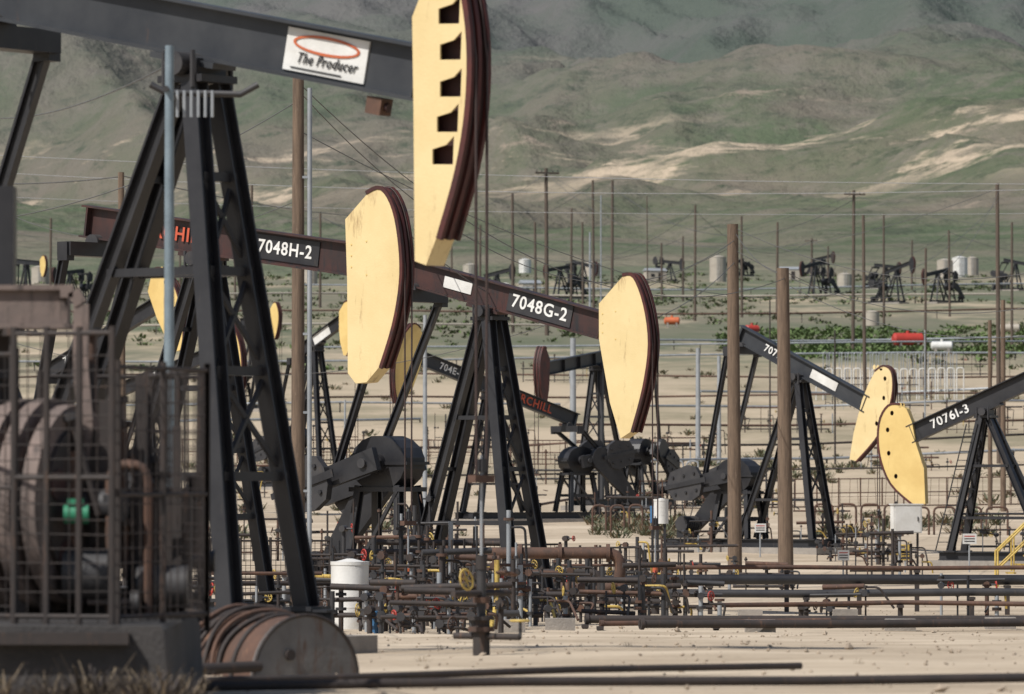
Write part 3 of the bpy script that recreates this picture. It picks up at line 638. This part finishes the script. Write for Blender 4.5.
shed(530,1000,3.4,2.2,'tan'); shed(655,1150,4,2.2,'tan'); shed(790,1200,4,2.2,'tan'); shed(115,1150,4,2.2,'tan')
def cabinet(col,d,w,h,z0,mat='white',name='electrical_cabinet'):
    x=X(col,d); g=gz(x,d); root=empty(name,(x,d,g),.25); mb=MB(); mb.box((0,0,z0+h/2),(w,.35,h),mat); mb.box((0,-.18,z0+h/2),(w*.9,.02,h*.92),mat); mb.box((0,0,z0+h+.02),(w*1.08,.42,.035),mat); mb.box((w*.35,-.2,z0+h*.5),(.03,.03,.14),'black'); mb.obj('box',root)
    mb=MB()
    for s in(-.4,.4): mb.box((w*s,0,z0/2-.05),(.06,.06,z0+.1),'rustdk')
    mb.box((0,-.19,z0*.6),(w*.2,.02,.18),'yval'); mb.obj('legs',root)
cabinet(906,182,.95,.9,1.15); cabinet(420,175,.5,.7,1.0,'galv')
def sign(col,d,w,h,z,mat='white'):
    x=X(col,d); g=gz(x,d); root=empty('warning_sign',(x,d,g),.2); mb=MB(); mb.cyl((0,0,-.1),(0,0,z+h/2),.025,'galv',n=6); mb.obj('post',root)
    mb=MB(); mb.box((0,-.035,z),(w,.012,h),mat); 
    for k in(.25,0,-.25): mb.box((0,-.043,z+h*k),(w*.75,.004,h*.1),'redobj' if k>.1 else 'black')
    mb.obj('panel',root)
sign(969,178,.45,.32,1.05); sign(760,195,.4,.3,1.0); sign(843,168,.35,.3,.7); sign(905,178,.35,.35,.55,'yval'); sign(452,110,.35,.25,1.25)
x=X(1010,160); g=gz(x,160); root=empty('yellow_stair_railing',(x,160,g)); mb=MB()
for yy in(0,.8):
    mb.tube([(-.35,yy,-.1),(-.35,yy,1.0),(.9,yy,2.2),(1.6,yy,2.2),(1.6,yy,-.1)],.035,'yval',6); mb.tube([(-.35,yy,.5),(.9,yy,1.7),(1.6,yy,1.7)],.03,'yval',6)
    for k in(.1,.5,.9): mb.cyl((k,yy,(k+.35)*.96),(k,yy,1.0+(k+.35)*.96),.025,'yval',n=6)
for i in range(5): mb.box((-.2+i*.25,.4,.15+i*.24),(.24,.76,.04),'yval')
mb.obj('rails',root)
mb=MB(); mb.tube(rounded([W(497,560,97),W(497,600,97),W(488,640,96),W(465,652,95)],.3),.045,'yval',8); mb.tube(rounded([W(310,575,101),W(340,577,100),W(372,590,99),W(385,578,99),W(410,582,99)],.15),.035,'yval',8); mb.obj('yellow_hose')
def fence(c0,c1,d0,d1,h,base=0,sp=.1,rw=.004,rf=.025,mat='rustdk',nseg=2,name='wire_guard_fence',zf=None,drop=0):
    a=Vector((X(c0,d0),d0,0)); b=Vector((X(c1,d1),d1,0)); Ln=(b-a).length; root=empty(name,(0,0,0)); mb=MB(); fm=MB()
    def z(p): return (gz(p.x,p.y)+base) if zf is None else zf
    for i in range(nseg+1):
        p=a.lerp(b,i/nseg); fm.cyl((p.x,p.y,z(p)-base-.1),(p.x,p.y,z(p)+h+.05),rf,mat,n=6)
    for k in(0.02,.5,1): fm.cyl((a.x,a.y,z(a)+h*k),(b.x,b.y,z(b)+h*k),rf*.8,mat,n=6)
    n=int(Ln/sp)
    for i in range(n):
        if R.random()<drop: continue
        p=a.lerp(b,i/n); q=p+Vector((R.uniform(-1,1)*sp*.15,0,0)); mb.cyl((p.x,p.y,z(p)),(q.x,q.y,z(p)+h),rw,mat,n=4,caps=False)
    for i in range(int(h/sp)):
        if R.random()<drop: continue
        mb.cyl((a.x,a.y,z(a)+i*sp),(b.x,b.y,z(b)+i*sp+R.uniform(-1,1)*sp*.15),rw,mat,n=4,caps=False)
    fm.obj('frame',root); mb.obj('wire_mesh',root,recalc=False)
fz=lvl(620,43)
fence(14,112,42.5,42.2,2.15,sp=.11,rw=.0045,rf=.025,nseg=3,zf=fz,drop=.12); fence(118,207,42.3,43.6,1.9,sp=.11,rw=.0045,rf=.025,nseg=2,zf=fz,drop=.12); fence(-150,16,44,42.6,2.0,sp=.11,rw=.0045,rf=.025,nseg=3,zf=fz,drop=.1); fence(207,150,43.6,46,1.9,sp=.12,rw=.0045,rf=.025,nseg=2,zf=fz,drop=.1)
fence(40,200,46.3,46.6,1.9,sp=.13,rw=.005,rf=.028,nseg=3,zf=fz,drop=.1)
fence(300,470,114,113,1.3,sp=.12,rw=.006,rf=.03,nseg=5); fence(180,330,118,120,1.6,sp=.12,rw=.006,rf=.03,nseg=5); fence(560,640,131,131,1.4,sp=.12,rw=.006,rf=.03,nseg=4); fence(485,560,128,127,1.5,sp=.12,rw=.006,rf=.03,nseg=3)
fence(640,1200,262,272,1.3,sp=.45,rw=.010,rf=.035,mat='rust',nseg=26); fence(-200,620,330,330,1.4,sp=.5,rw=.012,rf=.045,mat='rust',nseg=30)
# concrete block in the left foreground
root=empty('concrete_foundation',(0,0,0)); mb=MB(); x0=X(-260,43); x1=X(172,43); zt=lvl(624,42.5)
o=[(x0,-.3),(x1+.06,-.3),(x1,zt-.03),(x1-.03,zt),(x0,zt)]; mb.plate(o,42.0,46.8,'concdk'); mb.box(((x0+x1)/2-.1,41.93,zt-.09),(x1-x0-.3,.12,.09),'rustdk'); mb.obj('block',root)
cx=X(36,44.6); root=empty('pumping_unit_drive',(cx,44.6,zt),0); mb=MB(); axd=Vector((.93,-.36,0))
C=Vector((0,0,lvl(505,44.6)-zt))
for i in range(4):
    o=C+axd*(-.35+i*.2); r=.86-.05*abs(i-1.5); mb.cyl(o,o+axd*.12,r,'pink',n=36); mb.cyl(o+axd*.12,o+axd*.16,r*.8,'rustdk',n=30)
    for a in range(5):
        A=a*1.2566+.3; e=Vector((-axd.y*math.cos(A),axd.x*math.cos(A),math.sin(A)))*r*.62
        if i==3: mb.cyl(o+e+axd*.15,o+e+axd*.175,r*.16,'darkin',n=12)
mb.cyl(C-axd*1.2,C+axd*.75,.13,'cw',n=16); mb.obj('flywheel_counterweights',root)
mb=MB(); hz=lvl(307,44.6)-zt; mb.box((-.75,.1,hz),(2.0,.35,.26),'pink'); mb.box((-.75,.1,hz+.15),(2.05,.45,.04),'pink'); mb.box((-.75,.1,hz-.15),(2.05,.45,.04),'pink')
ar=[(.2,-.1,hz+.12),(.30,-.1,hz+.12),(.36,-.1,hz+.02),(.36,-.12,hz-.5),(.40,-.14,hz-.9),(.34,-.15,hz-1.5)]
for p,q in zip(ar,ar[1:]): mb.bar(p,q,.12,.10,'pink')
mb.obj('side_beam',root)
mb=MB(); 
for (xx,yy,w,z1) in [(-.35,.5,.2,2.9),(-.95,.3,.22,3.0),(.35,.5,.14,2.0),(-.1,-.3,.1,1.6),(.55,-.1,.09,1.7),(.8,.2,.08,1.9),(1.1,.1,.07,1.5)]: mb.hbeam((xx,yy,0),(xx,yy,z1),w,w,'rustdk')
mb.box((-.33,.5,3.0),(.24,.3,.8),'black'); mb.box((-.6,.3,1.1),(.9,.6,1.0),'rustdk'); mb.cyl((.25,-.4,.35),(.6,-.4,.35),.2,'cw',n=14); mb.box((.2,.3,.12),(1.8,.3,.2),'rustdk'); mb.box((.45,.3,.75),(.3,.4,.9),'pink')
mb.cyl((.3,-.3,.5),(.3,-.3,1.3),.06,'rust',n=8); mb.tube(rounded([(.6,-.3,0),(.6,-.3,1.2),(.9,-.3,1.2),(.9,-.3,0)],.15),.035,'rust',8)
mb.box((.95,.4,.5),(.5,.4,.9),'rustdk'); mb.cyl((.8,-.1,.25),(1.2,-.1,.25),.16,'cw',n=12)
q=random.Random(5)
for i in range(38):
    a=Vector((q.uniform(-.9,1.25),q.uniform(-.5,1.6),q.uniform(0,1.2))); b=a+Vector(q.choice([(0,0,q.uniform(.4,1.1)),(q.uniform(.3,.8),0,0),(0,0,q.uniform(.4,1.1)),(q.uniform(-.4,.4),0,q.uniform(.3,.8))])); b.x=min(b.x,1.28)
    mb.cyl(a,b,q.choice([.025,.04,.06]),q.choice(['rustdk','cw','rustdk','pink','rust']),n=8)
    mb.cyl(b,b+(b-a).normalized()*.06,.09,q.choice(['cw','rustdk']),n=8)
mb.obj('frame',root)
mb=MB(); mb.cyl((.27,-.62,lvl(514,44)-zt),(.46,-.62,lvl(514,44)-zt),.075,'green',n=12); mb.box((.36,-.62,lvl(502,44)-zt),(.12,.12,.05),'green'); mb.obj('green_canister',root)
# half buried drum
x=X(300,50.5); g=gz(x,50.5); root=empty('half_buried_steel_drum',(x,50.5,g),math.radians(38)); mb=MB(); r=.56
mb.cyl((0,-.05,-.02),(0,1.25,-.06),r,'rust',r*1.02,40)
mb.cyl((0,-.09,-.02),(0,-.052,-.02),r*1.03,'drum',r*1.03,40)
for y in(.25,.6,.95,1.22): mb.tube([(math.cos(i*math.pi/20)*(r+.012),y,-.03+math.sin(i*math.pi/20)*(r+.012)) for i in range(40)],.022,'rustdk',6,True)
mb.tube([(math.cos(i*math.pi/20)*(r*1.02),-.09,-.02+math.sin(i*math.pi/20)*(r*1.02)) for i in range(40)],.018,'rustdk',6,True)
mb.cyl((-.18,-.12,.2),(-.18,-.09,.2),.05,'rustdk',n=10)
mb.obj('shell',root)
mb=MB()
for k in range(7):
    rr=r+.035+(k%3)*.03
    mb.tube([(math.cos(a)*rr,.4+k*.11+.05*math.sin(a*3+k),-.04+math.sin(a)*rr) for a in [.5+i*.13 for i in range(20)]],.022,'rust' if k%2 else 'rustdk',6)
mb.obj('coiled_cable',root)
root=empty('steel_mast_bracket',(0,0,0)); mb=MB(); mb.tube([W(150,84,59.5),W(165,92,59.5),W(240,94,59.5),W(258,84,59.5)],.035,'cw',8)
for i in range(7): q=W(170+i*7,90,59.4); mb.cyl(q,q-Vector((0,0,.28)),.018,'galv',n=6)
q=W(169,92,59); mb.cyl(q+Vector((0,.6,0)),q-Vector((0,.6,0)),.03,'cw',n=8); mb.obj('bar',root)
root=empty('concrete_sleepers',(0,0,0)); mb=MB()
for c,d in[(510,93),(560,95),(760,94),(900,95),(845,117),(750,118),(1000,96),(330,100)]:
    x=X(c,d); mb.box((x,d,gz(x,d)+.05),(.5,.35,.3),'conc')
mb.obj('blocks',root)
# ------------------------------------------------------------------ light, world, camera
el=math.radians(50); sx,sy=-.68,-.62; n_=math.hypot(sx,sy); sx/=n_; sy/=n_
sv=Vector((sx*math.cos(el),sy*math.cos(el),math.sin(el)))
sd=bpy.data.lights.new('sun','SUN'); sd.energy=4.8; sd.angle=math.radians(.5); sd.color=(1,.955,.89); so=bpy.data.objects.new('sun',sd); sc.collection.objects.link(so)
so.rotation_euler=sv.to_track_quat('Z','Y').to_euler(); so.location=(0,0,50)
w=bpy.data.worlds.new('World'); sc.world=w; w.use_nodes=True; wn=w.node_tree; bg=wn.nodes['Background']; st=wn.nodes.new('ShaderNodeTexSky'); st.sky_type='NISHITA'; st.sun_disc=False
st.sun_elevation=el; st.sun_rotation=math.atan2(sx,sy); st.dust_density=1.5; wn.links.new(st.outputs[0],bg.inputs[0]); bg.inputs[1].default_value=.085
cd=bpy.data.cameras.new('camera'); cam=bpy.data.objects.new('camera',cd); sc.collection.objects.link(cam); cd.sensor_width=36; cd.lens=200; cd.clip_end=20000; cd.clip_start=.5
cam.location=(0,0,EYE); cam.rotation_euler=(math.radians(90)+math.atan(133/F),0,0)
cd.dof.use_dof=True; cd.dof.focus_distance=120; cd.dof.aperture_fstop=4.2
sc.camera=cam
sc.view_settings.view_transform='Standard'; sc.view_settings.look='None'; sc.view_settings.exposure=0
